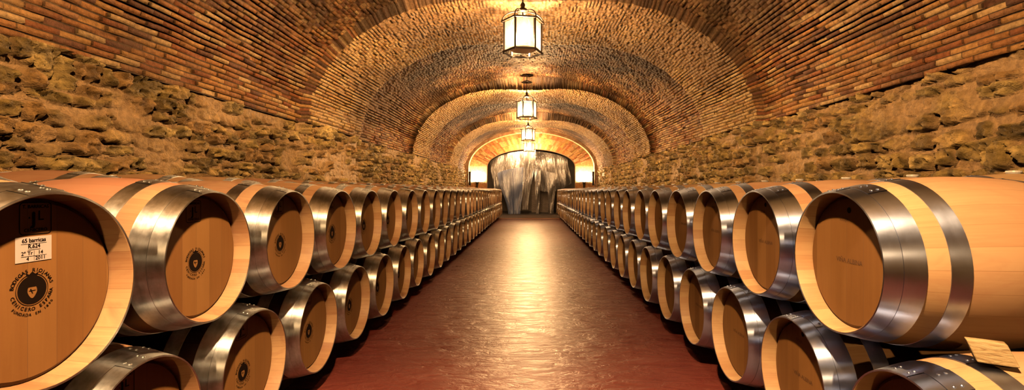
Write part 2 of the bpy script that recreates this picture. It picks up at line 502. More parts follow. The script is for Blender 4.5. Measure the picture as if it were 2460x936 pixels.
    me = grid_mesh('ceiling', P, None, face_col=col, flip=False)
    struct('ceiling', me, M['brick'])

# ------------------------------------------------------------------ rubble walls
def build_wall(side):
    z0, z1 = 0.80, BRICK_Z + 0.02
    dz = 0.0105
    zs = np.concatenate([[0.0, 0.4], np.arange(z0, z1, dz), [z1]])
    ys, bays, _, _ = y_columns((0.0,), 0.0135, Y_BACK, Y_END)
    ZZ, YY = np.meshgrid(zs, ys, indexing='ij')
    seed = 300 if side < 0 else 400
    # stones: jittered courses of seeds
    pts = []
    z = z0 - 0.25
    r = random.Random(seed)
    while z < z1 + 0.3:
        h = r.uniform(0.085, 0.19)
        y = Y_BACK - 0.5 + r.uniform(0, 0.3)
        while y < Y_END + 0.5:
            w = r.uniform(0.12, 0.42) * (0.7 + h * 2.2)
            big = 1.6 if r.random() < 0.06 else 1.0
            pts.append((y + w / 2, z + h / 2 + r.uniform(-0.03, 0.03), w, h, r.random(), r.random(), r.random(), big))
            y += w
        z += h
    A = np.array(pts)
    wy = YY + 0.09 * (fbm(YY * 3.1, ZZ * 3.1, seed + 1) - 0.5) + 0.03 * (fbm(YY * 14, ZZ * 14, seed + 2) - 0.5)
    wz = ZZ + 0.09 * (fbm(YY * 3.1, ZZ * 3.1, seed + 5) - 0.5) + 0.03 * (fbm(YY * 14, ZZ * 14, seed + 6) - 0.5)
    f1 = np.full(YY.shape, 9.0); f2 = np.full(YY.shape, 9.0); ident = np.zeros(YY.shape, int)
    # each seed only touches the columns near it
    ysort = ys
    for i, (sy, sz, w, h, *_r) in enumerate(pts):
        a, b = np.searchsorted(ysort, (sy - 0.75, sy + 0.75))
        if a >= b: continue
        ra, rb = np.searchsorted(zs, (sz - 0.42, sz + 0.42))
        if ra >= rb: continue
        dy = (wy[ra:rb, a:b] - sy) / (w * 0.5 * _r[3]); dzv = (wz[ra:rb, a:b] - sz) / (h * 0.5 * _r[3])
        dd = (np.abs(dy) ** 3.0 + np.abs(dzv) ** 3.0) ** (1 / 3.0)
        g1, g2, gi = f1[ra:rb, a:b], f2[ra:rb, a:b], ident[ra:rb, a:b]
        nearer = dd < g1
        g2[:] = np.where(nearer, g1, np.minimum(g2, dd))
        gi[:] = np.where(nearer, i, gi)
        g1[:] = np.where(nearer, dd, g1)
    S1, S2, S3 = A[:, 4][ident], A[:, 5][ident], A[:, 6][ident]
    body = 1 - sstep(f1, 0.74, 0.92)
    plastered = sstep(fbm(YY * 1.1, ZZ * 1.7, seed + 20), 0.51, 0.66)
    body = body * (1 - 0.8 * plastered * (S1 < 0.75))
    rise = 0.030 + 0.075 * S2
    sy_, sz_ = A[:, 0][ident], A[:, 1][ident]
    face = rise + (wy - sy_) * (S3 - 0.5) * 0.18 + (wz - sz_) * (S1 - 0.35) * 0.35
    d = body * np.clip(face, 0.004, 0.15)
    rid = 1 - np.abs(2 * fbm(YY * 6, ZZ * 7, seed + 30, 3) - 1)
    d += body * 0.10 * (rid - 0.75)
    d += body * 0.040 * (np.abs(2 * vnoise(YY * 17, ZZ * 17, seed + 31) - 1) - 0.5) + body * 0.022 * (np.abs(2 * vnoise(YY * 37, ZZ * 37, seed + 36) - 1) - 0.5)
    d += 0.022 * (fbm(YY * 26, ZZ * 22, seed + 33) - 0.5) * (0.4 + body)
    under = sstep((sz_ - wz) / A[:, 3][ident], 0.05, 0.35)
    gap = (1 - sstep(np.abs(f1 - 0.97), 0.0, 0.13)) * (1 - 0.8 * plastered) * np.maximum(under, 0.25) * sstep(fbm(YY * 2.3, ZZ * 2.3, seed + 44), 0.40, 0.55)
    d -= 0.075 * gap
    d += 0.05 * (fbm(YY * 0.8, ZZ * 0.8, seed + 50) - 0.5)
    d -= 0.045
    pit = sstep(fbm(YY * 11, ZZ * 11, seed + 55, 3), 0.57, 0.68) * body
    d -= 0.028 * pit
    off = inset(np.broadcast_to(bays[None, :], ZZ.shape), ZZ)
    xw = VAULT_X + side * VAULT_A
    X = xw - side * (off + d)
    Y = YY
    P = np.stack([X, Y, ZZ], -1)
    pal = np.array([(0.36, 0.25, 0.085), (0.28, 0.19, 0.06), (0.42, 0.28, 0.10), (0.22, 0.15, 0.05), (0.34, 0.20, 0.075), (0.46, 0.33, 0.13)])
    c_st = pal[(S1 * 5.99).astype(int)] * (0.8 + 0.4 * S2)[..., None]
    c_mo = np.array((0.56, 0.36, 0.18)) * (0.85 + 0.3 * fbm(YY * 5, ZZ * 5, seed + 60))[..., None]
    c_st = c_st * (0.55 + 0.9 * sstep(fbm(YY * 13, ZZ * 13, seed + 70, 4), 0.3, 0.72))[..., None]
    c_st = c_st * 1.3; c_mo = c_mo * 1.1
    col = c_mo * (1 - body[..., None]) + c_st * body[..., None]
    me = grid_mesh('wall', P, col, flip=(side < 0))
    nm = 'wall_left' if side < 0 else 'wall_right'
    me.name = nm
    struct(nm, me, M['stone'], smooth=False)

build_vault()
build_wall(-1)
build_wall(1)

# ------------------------------------------------------------------ floor
def plane(name, x0, x1, y0, y1, z, mat, thick=0.1):
    bm = bmesh.new()
    box(bm, ((x0 + x1) / 2, (y0 + y1) / 2, z - thick / 2), (x1 - x0, y1 - y0, thick))
    return struct(name, bm, mat)
plane('floor', -3.6, 3.7, Y_BACK, 22.3, 0.0, M['floor'])
plane('floor_beyond', -3.6, 3.7, 22.36, 30.6, 0.0, M['concrete'])
plane('trim_1', -3.6, 3.7, 22.3, 22.36, 0.012, M['kerb'])

# ------------------------------------------------------------------ back and end walls
bm = bmesh.new(); box(bm, (VAULT_X, Y_BACK - 0.1, 2.4), (7.4, 0.2, 4.8))
struct('wall_back', bm, mat_plain('brick behind', (0.40, 0.24, 0.13), 0.7, 0, 0.3, 6, 0.4))

OP_X, OP_A, OP_SP, OP_B = 0.0, 2.36, EYE + 1.24, 0.92
def arch_pts(cx, a, sp, b, n, expo=2.0):
    out = []
    for k in range(n + 1):
        t = PI - PI * k / n
        out.append((cx + a * math.cos(t), sp + b * math.sin(t)))
    return out

def end_wall():
    """wall with an arched opening; voussoir bricks in the arch, as faces with their own tint"""
    bm = bmesh.new()
    lay = bm.faces.layers.int.new('kind')
    n = 72
    pin = arch_pts(OP_X, OP_A, OP_SP, OP_B, n)
    D0, D1 = Y_END, Y_END + 0.45
    cx, cz = OP_X, OP_SP - 1.0
    r = random.Random(3)
    verts_f, tints = [], []
    V, Fc, T = [], [], []
    def quad(a, b, c, d, t):
        i = len(V); V.extend([a, b, c, d]); Fc.append((i, i + 1, i + 2, i + 3)); T.append(t)
    orange = [(0.62, 0.27, 0.09), (0.70, 0.33, 0.12), (0.52, 0.20, 0.07), (0.74, 0.40, 0.17)]
    rings = [0.0, 0.30, 0.31, 0.62, 0.63, 1.6]
    for k in range(n):
        (x0, z0), (x1, z1) = pin[k], pin[k + 1]
        # normals outwards (radially from a lower centre)
        def outp(x, z, d):
            v = Vector((x - cx, z - cz)).normalized()
            return (x + v.x * d, z + v.y * d)
        for q in range(len(rings) - 1):
            t = r.choice(orange); t = tuple(c * r.uniform(0.8, 1.15) for c in t)
            dep = r.uniform(-0.012, 0.0) if q in (0, 2, 4) else 0.012
            if q in (1, 3): t = (0.40, 0.22, 0.10)
            a0, a1 = rings[q], rings[q + 1]
            p00, p01 = outp(x0, z0, a0), outp(x0, z0, a1)
            p10, p11 = outp(x1, z1, a0), outp(x1, z1, a1)
            quad((p00[0], D0 + dep, p00[1]), (p10[0], D0 + dep, p10[1]), (p11[0], D0 + dep, p11[1]), (p01[0], D0 + dep, p01[1]), t)
        quad((x0, D0 - 0.012, z0), (x0, D1, z0), (x1, D1, z1), (x1, D0 - 0.012, z1), (0.45, 0.25, 0.12))
    pl = (0.62, 0.42, 0.24)  # upper wall paler: the sconces' upward light put into the colour
    for s in (-1, 1):
        xe = OP_X + s * OP_A; xo = s * 3.9
        for (za, zb, cc) in ((0, EYE + 0.32, (0.60, 0.26, 0.09)), (EYE + 0.32, OP_SP, pl)):
            quad((xe, D0, za), (xo, D0, za), (xo, D0, zb), (xe, D0, zb), cc)
        quad((xe, D0 - 0.0, 0), (xe, D1, 0), (xe, D1, OP_SP), (xe, D0, OP_SP), (0.30, 0.2, 0.12))
        kx, kz = pin[0] if s < 0 else pin[-1]
        v = Vector((kx - cx, kz - cz)).normalized()
        V.extend([(kx, D0, kz), (xo, D0, kz), (xo, D0, kz + v.y * 1.6), (kx + v.x * 1.6, D0, kz + v.y * 1.6)]); i = len(V)
        Fc.append((i - 4, i - 3, i - 2, i - 1)); T.append(orange[0])
    me = bpy.data.meshes.new('wall_end')
    me.from_pydata(V, [], Fc); me.update()
    at = me.attributes.new('tint', 'FLOAT_COLOR', 'FACE')
    at.data.foreach_set('color', [c for t in T for c in (*t, 1)])
    struct('wall_end', me, mat_masonry('end wall brick', 'tint', 0.6, 14, 0.01, 0.4))
end_wall()

# slim brick rib against the end wall
bm = bmesh.new()
n = 56
def rib_pt(k, d):
    t = PI - PI * k / n
    return (VAULT_X + (VAULT_A - d) * math.cos(t), SPRING + (VAULT_B - d) * math.sin(t))
path_o = [(VAULT_X - VAULT_A + 0.0, 0)] + [rib_pt(k, 0.0) for k in range(n + 1)] + [(VAULT_X + VAULT_A, 0)]
path_i = [(VAULT_X - VAULT_A + 0.16, 0)] + [rib_pt(k, 0.16) for k in range(n + 1)] + [(VAULT_X + VAULT_A - 0.16, 0)]
ya, yb = Y_END - 0.42, Y_END + 0.02
vs = [[bm.verts.new((x, y, z)) for (x, z) in p] for (p, y) in ((path_o, ya), (path_i, ya), (path_i, yb), (path_o, yb))]
for j in range(len(path_o) - 1):
    for a, b in ((0, 1), (1, 2), (2, 3), (3, 0)):
        bm.faces.new((vs[a][j], vs[a][j + 1], vs[b][j + 1], vs[b][j]))
fix_normals(bm)
N = NT('rib brick')
co = N.n('ShaderNodeTexCoord').outputs['Object']
vr = N.n('ShaderNodeTexVoronoi', i_Scale=7.0); N.set(vr.inputs['Vector'], co)
sepc = N.n('ShaderNodeSeparateColor', i_0=vr.outputs['Color'])
cc = N.ramp(sepc.outputs[0], [(0.0, (0.38, 0.17, 0.08)), (0.5, (0.52, 0.27, 0.12)), (1.0, (0.62, 0.38, 0.2))])
N.pbsdf(cc, 0.65, 0, N.bump(N.noise(co, 20, 4), 0.5, 0.02))
struct('trim_2', bm, N.m)

# room seen through the opening
bm = bmesh.new(); box(bm, (0, 30.2, 2.4), (8.0, 0.2, 4.8)); struct('wall_beyond', bm, M['plaster'])
for s, nm in ((-1, 'wall_beyond_left'), (1, 'wall_beyond_right')):
    bm = bmesh.new(); box(bm, (s * 3.75, 28.2, 2.4), (0.2, 4.2, 4.8)); struct(nm, bm, M['plaster'])
bm = bmesh.new(); box(bm, (0, 28.1, 4.75), (7.6, 4.2, 0.2)); struct('ceiling_beyond', bm, M['plaster'])
# brick pier and dark doorway beyond the sheeting
bm = bmesh.new(); box(bm, (0.52, 28.6, 1.15), (1.0, 0.5, 2.3), bevel=0.01)
N = NT('grey brick pier')
co = N.n('ShaderNodeTexCoord').outputs['Object']
bt = N.n('ShaderNodeTexBrick', i_Scale=4.0)
N.set(bt.inputs['Vector'], N.n('ShaderNodeCombineXYZ', i_0=N.n('ShaderNodeSeparateXYZ', i_0=co).outputs[0], i_1=N.n('ShaderNodeSeparateXYZ', i_0=co).outputs[2]).outputs[0])
N.set(bt.inputs['Color1'], (0.32, 0.25, 0.21)); N.set(bt.inputs['Color2'], (0.24, 0.18, 0.15)); N.set(bt.inputs['Mortar'], (0.12, 0.10, 0.09))
N.pbsdf(bt.outputs[0], 0.8)
struct('wall_pier', bm, N.m)
d1 = link(bpy.data.objects.new('door_1', None)); d1['kind'] = 'structure'; d1.location = (1.28, 28.9, 0)
bm = bmesh.new(); box(bm, (0, 0, 1.05), (0.42, 0.06, 2.1), bevel=0.008); obj('door_leaf', bm, M['black'], d1)
bm = bmesh.new()
for x in (-0.25, 0.25): box(bm, (x, 0, 1.08), (0.08, 0.12, 2.16))
box(bm, (0, 0, 2.20), (0.58, 0.12, 0.08)); obj('door_frame', bm, M['timber'], d1)

# ------------------------------------------------------------------ barrels
def rad(x):                            # outer radius at x from the middle
    return R_BILGE - (R_BILGE - R_END) * (x / (LEN / 2)) ** 2
HL = LEN / 2
INSET = 0.065
def staves_mesh():
    bm = bmesh.new()
    xs = [(-HL + LEN * k / 24) for k in range(25)]
    prof = [(-HL + INSET + 0.012, 0.20), (-HL + INSET + 0.012, R_END - 0.016), (-HL + 0.004, R_END - 0.0075), (-HL, R_END - 0.005), (-HL, R_END)]
    prof += [(x, rad(x)) for x in xs[1:-1]]
    prof += [(-u, r) for (u, r) in reversed(prof[:5])]
    lathe(bm, prof, 64, zc=R_BILGE, closed=True)
    fix_normals(bm)
    me = bpy.data.meshes.new('staves'); bm.to_mesh(me); bm.free()
    me.polygons.foreach_set('use_smooth', [True] * len(me.polygons)); me.set_sharp_from_angle(angle=math.radians(30))
    return me
def head_mesh(s):
    bm = bmesh.new()
    x = -HL + INSET
    r = R_END - 0.0165
    prof = [(x, 0.0005), (x, r - 0.012), (x + 0.008, r), (x + 0.02, r), (x + 0.02, 0.0005)]
    lathe(bm, [(s * a, b) for a, b in prof], 56, zc=R_BILGE, closed=True)
    fix_normals(bm)
    me = bpy.data.meshes.new('head'); bm.to_mesh(me); bm.free()
    return me
def hoop_mesh(u0, u1, s, lift, plate, nr):
    """hoop from u0 to u1 measured from the barrel end; lap plate and rivets near the top"""
    bm = bmesh.new()
    def X(u): return s * (-HL + u)
    def Rr(u): return rad(-HL + u) + lift
    us = [u0 + (u1 - u0) * k / 4 for k in range(5)]
    prof = [(X(u0), Rr(u0) - 0.002)] + [(X(u0 + 0.0004), Rr(u0) + 0.002)] + [(X(u), Rr(u) + 0.0024) for u in us[1:-1]] + [(X(u1 - 0.0004), Rr(u1) + 0.002), (X(u1), Rr(u1) - 0.002)]
    if u0 <= 0.0: prof = [(X(u0) - s * 0.001, R_END - 0.004)] + [(X(0) - s * 0.001, R_END + 0.002)] + prof[2:]
    lathe(bm, prof, 72, zc=R_BILGE)
    # lap
    a0, a1 = plate - 0.16, plate + 0.16
    prof2 = [(X(u0), Rr(u0))] + [(X(u), Rr(u) + 0.0038) for u in us] + [(X(u1), Rr(u1))]
    lathe(bm, prof2, 8, zc=R_BILGE, a0=a0, a1=a1)
    for a in (plate - 0.10, plate + 0.10):
        for k in range(nr):
            u = u0 + (u1 - u0) * (k + 1) / (nr + 1)
            r = Rr(u) + 0.0045
            m = Matrix.Translation((X(u), r * math.sin(a), R_BILGE + r * math.cos(a))) @ Matrix.Rotation(-a, 4, 'X') @ Matrix.Diagonal((1, 1, 0.55, 1))
            bmesh.ops.create_uvsphere(bm, u_segments=8, v_segments=5, radius=0.0058, matrix=m)
    fix_normals(bm)
    me = bpy.data.meshes.new('hoop'); bm.to_mesh(me); bm.free()
    me.polygons.foreach_set('use_smooth', [True] * len(me.polygons)); me.set_sharp_from_angle(angle=math.radians(25))
    return me

HOOPS = [('chime_hoop', 0.0, 0.056, 0.0, 0.10, 2), ('quarter_hoop', 0.0565, 0.126, 0.0006, -0.25, 2), ('bilge_hoop', 0.196, 0.262, 0.0, 0.12, 2)]
_st, _hd, _hd2 = staves_mesh(), head_mesh(1), head_mesh(-1)
def make_barrel(name, label, group, kind):
    t = thing('wine_barrel', label, 'barrel', (0, 0, 0), 0, group)
    obj('staves', _st.copy(), M['staves_' + kind], t)
    obj('head', _hd.copy(), M['head_' + kind], t)
    obj('rear_head', _hd2.copy(), M['head_' + kind], t)
    hm = M['hoop_dull' if kind == 'dull' else 'hoop_bright']
    for (nm, u0, u1, lift, pl, nr) in HOOPS:
        for s in (1, -1):
            obj(nm, hoop_mesh(u0, u1, s, lift, pl, nr), hm, t)
    return t

ORD = ['first', 'second', 'third', 'fourth', 'fifth', 'sixth', 'seventh', 'eighth', 'ninth', 'tenth', 'eleventh', 'twelfth', 'thirteenth', 'fourteenth', 'fifteenth',
       'sixteenth', 'seventeenth', 'eighteenth', 'nineteenth', 'twentieth']
ORD += [f'twenty-{x}' for x in ORD[:9]] + ['thirtieth'] + [f'thirty-{x}' for x in ORD[:9]]

# ---- stamps: lettering as thin meshes, in a plane (u to the reader's right, v up)
def text_pieces(txt, size):
    cu = bpy.data.curves.new('t', 'FONT'); cu.body = txt; cu.size = size; cu.align_x = 'CENTER'; cu.align_y = 'CENTER'
    cu.resolution_u = 3
    o = bpy.data.objects.new('t', cu); C.objects.link(o)
    bpy.context.view_layer.update()
    dg = bpy.context.evaluated_depsgraph_get()
    me = bpy.data.meshes.new_from_object(o.evaluated_get(dg))
    bpy.data.objects.remove(o); bpy.data.curves.remove(cu)
    return me
class Flat:
    def __init__(self): self.bm = bmesh.new()
    def add_mesh(self, me, mat2):
        tmp = bmesh.new(); tmp.from_mesh(me); bmesh.ops.transform(tmp, matrix=mat2, verts=tmp.verts[:])
        m2 = bpy.data.meshes.new('x'); tmp.to_mesh(m2); tmp.free()
        self.bm.from_mesh(m2); bpy.data.meshes.remove(m2)
    def text(self, txt, size, u, v, rot=0.0, sx=1.0, bold=0.0):
        me = text_pieces(txt, size)
        offs = [(0, 0)] if not bold else [(-bold, 0), (bold, 0), (0, bold)]
        for i, (a, b) in enumerate(offs):
            self.add_mesh(me, Matrix.Translation((u + a, v + b, 0.00006 * i)) @ Matrix.Rotation(rot, 4, 'Z') @ Matrix.Diagonal((sx, 1, 1, 1)))
        bpy.data.meshes.remove(me)
    def arc_text(self, txt, size, r, a0, a1, bottom=False, u=0, v=0):
        n = len(txt)
        for i, ch in enumerate(txt):
            if ch == ' ': continue
            a = a0 + (a1 - a0) * (i / (n - 1))
            rot = a - PI / 2 if not bottom else a + PI / 2
            self.text(ch, size, u + r * math.cos(a), v + r * math.sin(a), rot, 1.0, size * 0.03)
    def poly(self, pts, z=0.0):
        vs = [self.bm.verts.new((x, y, z)) for x, y in pts]
        self.bm.faces.new(vs)
    def band(self, outer, inner):
        n = len(outer)
        vo = [self.bm.verts.new((x, y, 0)) for x, y in outer]; vi = [self.bm.verts.new((x, y, 0)) for x, y in inner]
        for k in range(n):
            self.bm.faces.new((vo[k], vo[(k + 1) % n], vi[(k + 1) % n], vi[k]))
    def rect(self, u0, v0, u1, v1): self.poly([(u0, v0), (u1, v0), (u1, v1), (u0, v1)])
    def build(self, name, mat, parent, u, v, lift=0.0010, thick=0.0):
        # onto the front head: face normal -x, reader's right = -y
        B = Matrix(((0, 0, -1, -HL + INSET - lift), (-1, 0, 0, -u), (0, 1, 0, R_BILGE + v), (0, 0, 0, 1)))
        bmesh.ops.transform(self.bm, matrix=B, verts=self.bm.verts[:])
        return obj(name, self.bm, mat, parent)
def circ(r, n=40, cx=0, cy=0, sx=1, sy=1): return [(cx + sx * r * math.cos(2 * PI * k / n), cy + sy * r * math.sin(2 * PI * k / n)) for k in range(n)]
def rrect(w, h, r, n=5):
    out = []
    for (cx, cy, a) in ((w / 2 - r, h / 2 - r, 0), (-w / 2 + r, h / 2 - r, 90), (-w / 2 + r, -h / 2 + r, 180), (w / 2 - r, -h / 2 + r, 270)):
        for k in range(n + 1):
            t = math.radians(a + 90 * k / n); out.append((cx + r * math.cos(t), cy + r * math.sin(t)))
    return out

def crest():
    f = Flat()
    # dark roundel with a pale shield left open in the middle
    sh = []
    for k in range(40):
        a = 2 * PI * k / 40
        x = 0.0125 * math.cos(a) * (1.0 if math.sin(a) > 0 else 1 - 0.35 * abs(math.sin(a)))
        y = 0.018 * math.sin(a) if math.sin(a) < 0 else 0.012 * min(1, 1.6 * math.sin(a))
        sh.append((x, y - 0.004))
    f.band(circ(0.037), sh)
    f.rect(-0.0085, -0.003, 0.0085, -0.0015)
    f.poly([(-0.006, 0.002), (0.000, -0.010), (0.002, -0.010), (-0.003, 0.003)])
    # crown over the shield and an outline ring
    f.poly([(-0.013, 0.0365), (0.013, 0.0365), (0.017, 0.045), (0.008, 0.0405), (0, 0.0475), (-0.008, 0.0405), (-0.017, 0.045)])
    f.band(circ(0.0415), circ(0.0400))
    return f
def add_crest(head, u, v):
    f = crest(); bmesh.ops.scale(f.bm, vec=(1.1, 1.1, 1), verts=f.bm.verts[:])
    f.arc_text('BODEGAS RIOJANAS', 0.0145, 0.0560, math.radians(168), math.radians(14))
    f.arc_text('CENICERO ESPAÑA', 0.0135, 0.0560, math.radians(196), math.radians(350), bottom=True)
    f.arc_text('FUNDADA EN 1890', 0.0110, 0.0715, math.radians(222), math.radians(322), bottom=True)
    return f.build('crest_stamp', M['ink'], head, u, v)
def add_logo(head, u, v):
    f = Flat()
    f.band(rrect(0.092, 0.094, 0.012), rrect(0.087, 0.089, 0.010))
    f.text('T. BARRICAS', 0.0135, 0.0, 0.0335, 0, 0.98, 0.0005)
    f.text('CENICERO', 0.0130, 0.0, -0.0340, 0, 1.05, 0.0005)
    f.text('J', 0.050, -0.006, -0.002, 0, 0.9, 0.0022)
    f.text('L', 0.040, 0.014, 0.006, 0, 0.9, 0.0004)
    f.poly(circ(0.0026, 10, -0.018, 0.002))
    return f.build('cooper_stamp', M['ink'], head, u, v)
def add_paper(head, u, v):
    f = Flat(); f.rect(-0.051, -0.036, 0.051, 0.036)
    p = f.build('paper_label', M['paper'], head, u, v, 0.0016)
    g = Flat()
    g.text('65 barricas', 0.0165, 0.0, 0.0245, 0, 0.92, 0.0006); g.rect(-0.036, 0.0150, 0.036, 0.0160)
    g.text('R.624', 0.0165, 0.0, 0.0075, 0, 0.9, 0.0006); g.rect(-0.018, -0.0022, 0.018, -0.0012)
    g.text('2º Tr', 0.0150, -0.020, -0.0115, 0, 1, 0.0004); g.text('14', 0.0150, 0.018, -0.0115, 0, 1, 0.0004)
    g.rect(-0.036, -0.0205, 0.036, -0.0195); g.rect(-0.0005, -0.034, 0.0005, -0.0045)
    g.text('4', 0.0150, -0.018, -0.0275, 0, 1, 0.0004); g.text('2011', 0.0150, 0.018, -0.0275, 0, 1, 0.0004)
    g.build('label_lettering', M['ink'], head, u, v, 0.0022)
    p['label'] = 'white printed paper label'
def add_brand(head):
    f = Flat()
    f.text('VIÑA ALBINA', 0.026, 0.0, 0.0, 0, 1.0, 0.0006)
    f.build('brand_stamp', mat_ink2, head, 0.0, 0.0)
    f = Flat(); f.text('RIOJA', 0.020, 0.0, 0.0, 0, 1.0, 0.0003); f.build('region_stamp', mat_ink2, head, -0.03, 0.165)
    g = Flat(); g.poly(circ(0.012, 20)); g.build('tap_hole', M['ink'], head, 0.0, 0.205)
mat_ink2 = mat_plain('faint brand ink', (0.12, 0.055, 0.025), 0.7, 0, 0.2, 60)

def kid(t, nm): return next(c for c in t.children if c.name.split('.')[0] == nm)

proto = {}
def place(kind, x, y, z, rotz, label, group):
    if kind not in proto:
        proto[kind] = make_barrel('wine_barrel', label, group, kind)
        t = proto[kind]; t.location = (x, y, z - R_BILGE); t.rotation_euler = (0, 0, rotz)
        return t
    return dup(proto[kind], (x, y, z - R_BILGE), rotz, label, group)

jr = random.Random(5)
stamp_jobs = []
P_L, P_R = 0.695, 0.70
NB = 31
G = {('left', 'upper'): 'upper tier barrels along the left of the aisle', ('left', 'lower'): 'lower tier barrels along the left of the aisle',
     ('right', 'upper'): 'upper tier barrels along the right of the aisle', ('right', 'lower'): 'lower tier barrels along the right of the aisle'}
SPECIAL = {('left', 'upper', 0): 'oak barrel with white paper label on its head, first of the left upper row',
           ('left', 'upper', 1): 'oak barrel with round black crest, second from front in left upper row',
           ('left', 'lower', 0): 'oak barrel below and before the paper-labelled barrel, nearly out of view',
           ('left', 'lower', 1): 'oak barrel with deeply shaded head, first in view of the left lower row',
           ('right', 'upper', 0): 'big pale oak barrel with two shiny hoops, first in right upper row above chock',
           ('right', 'lower', 0): 'pale barrel under the wooden chock, first of the right lower row'}
def row(side, tier, y0, pitch, n):
    W = W_LEFT if side == 'left' else W_RIGHT
    s = -1 if side == 'left' else 1
    kind = 'dull' if side == 'left' else 'new'
    for k in range(n):
        y = y0 + pitch * k
        x = s * (W + HL + jr.uniform(-0.006, 0.010))
        rz = (PI if s < 0 else 0) + math.radians(jr.uniform(-0.3, 0.3))
        look = 'oak barrel with dull grey hoops' if s < 0 else 'pale oak barrel with polished hoops'
        lab = SPECIAL.get((side, tier, k), f'{look}, {ORD[k - 1 if (side, tier) == ("left", "lower") else k]} from the front in the {side} {tier} row')
        t = place(kind, x, y, Z_UP if tier == 'upper' else Z_LOW, rz, lab, G[(side, tier)])
        stamp_jobs.append((side, tier, k, t))
row('left', 'upper', 1.385, P_L, NB)
row('right', 'upper', 1.935, P_R, NB - 1)
row('left', 'lower', 1.385 - P_L / 2, P_L, NB + 1)
row('right', 'lower', 1.935 - P_R / 2, P_R, NB)
# second row deep, only its top tier shows over the first
DEEP_Z = Z_UP + 0.035
for side, s, W, y0, pitch, kind in (('left', -1, W_LEFT, 1.385, P_L, 'dull'), ('right', 1, W_RIGHT, 1.935, P_R, 'new')):
    for k in range(NB - 1):
        x = s * (W + LEN + 0.03 + HL)
        zb = DEEP_Z + (0.025 if s < 0 else 0)
        tail = 'stained reddish' if s < 0 else 'with white bung'
        lab = (f'oak barrel {tail}, behind the {ORD[k]} upper barrel of the {side} row')
        t = place(kind, x, y0 + pitch * k, zb, PI if s < 0 else 0, lab, f'second deep barrels behind the {side} row')
        stamp_jobs.append((side, 'deep', k, t))
_bung = None
for side, tier, k, t in stamp_jobs:
    if tier == 'deep':
        if side == 'right':
            if _bung is None:
                bm = bmesh.new()
                lathe(bm, [(2 * R_BILGE - 0.004, 0.0005), (2 * R_BILGE - 0.004, 0.030), (2 * R_BILGE + 0.008, 0.036), (2 * R_BILGE + 0.016, 0.034), (2 * R_BILGE + 0.018, 0.0005)], 20, axis='Z', closed=True)
                fix_normals(bm)
                _bung = obj('bung', bm, M['bung'], t)
                _bung['label'] = 'white bung'
            else:
                c = _bung.copy(); C.objects.link(c); c.parent = t
        continue
    hd = kid(t, 'head')
    if side == 'left' and k < 7:
        if k == 0 and tier == 'upper':
            add_logo(hd, 0.010, 0.205); add_paper(hd, 0.004, 0.117); add_crest(hd, 0.0, 0.0)
            continue
        key = 'L'
        if key not in proto:
            proto[key] = (add_logo(hd, -0.03, 0.195), add_crest(hd, -0.018, -0.022))
        else:
            for o in proto[key]:
                c = o.copy(); C.objects.link(c); c.parent = hd
    elif side == 'right' and k < 8:
        if 'R' not in proto:
            add_brand(hd); proto['R'] = tuple(hd.children)
        else:
            for o in proto['R']:
                c = o.copy(); C.objects.link(c); c.parent = hd

# timber bearers under the stacks
for side, s, W in (('left', -1, W_LEFT), ('right', 1, W_RIGHT)):
    for nm, u in (('front', 0.33), ('rear', 0.60)):
        bm = bmesh.new(); box(bm, (0, 11.7, 0.050), (0.09, 22.2, 0.100), bevel=0.006)
        o = obj('barrel_rail', bm, M['timber'])
        o.location = (s * (W + u), 0, 0)
        tag(o, f'{nm} timber rail on the floor under the {side} barrel stack', 'rail')
    # rack that carries the second row
    t = thing('barrel_rack', f'timber rack carrying the second deep barrels behind the {side} row', 'rack', (s * (W + LEN + 0.03 + HL), 0, 0))
    top = DEEP_Z + (0.025 if s < 0 else 0) - R_BILGE + 0.001
    for u in (-0.13, 0.13):
        bm = bmesh.new(); box(bm, (u, 11.7, top - 0.05), (0.09, 22.4, 0.10), bevel=0.005); obj('beam', bm, M['timber'], t)
        pm = None
        for q in range(9):
            if pm is None:
                bm = bmesh.new(); box(bm, (0, 0, (top - 0.10) / 2), (0.09, 0.09, top - 0.10), bevel=0.005)
                pm = obj('post', bm, M['timber'], t); p = pm
            else:
                p = pm.copy(); C.objects.link(p)
            p.location = (u, 0.7 + 2.7 * q, 0)

# chock under the first right-hand upper barrel
bm = bmesh.new()
vsb = [(-0.035, -0.045, 0), (0.065, -0.045, 0), (0.065, 0.025, 0), (-0.035, 0.025, 0), (-0.062, -0.038, 0.068), (0.036, -0.038, 0.068), (0.036, 0.0, 0.068), (-0.062, 0.0, 0.068)]
V = [bm.verts.new(v) for v in vsb]
for f in ((0, 1, 5, 4), (1, 2, 6, 5), (2, 3, 7, 6), (3, 0, 4, 7), (0, 3, 2, 1), (4, 5, 6, 7)): bm.faces.new([V[i] for i in f])
bmesh.ops.bevel(bm, geom=bm.edges[:], offset=0.004, segments=2, affect='EDGES', profile=0.5)
fix_normals(bm)
ck = obj('wooden_chock', bm, M['oak_block'])
ck.location = (1.485, 1.56, Z_LOW + rad(1.52 - W_RIGHT - HL) + 0.006)
ck.rotation_euler = (0, 0, math.radians(-33))
tag(ck, 'rough wooden chock wedged under the big pale barrel on the right', 'chock')

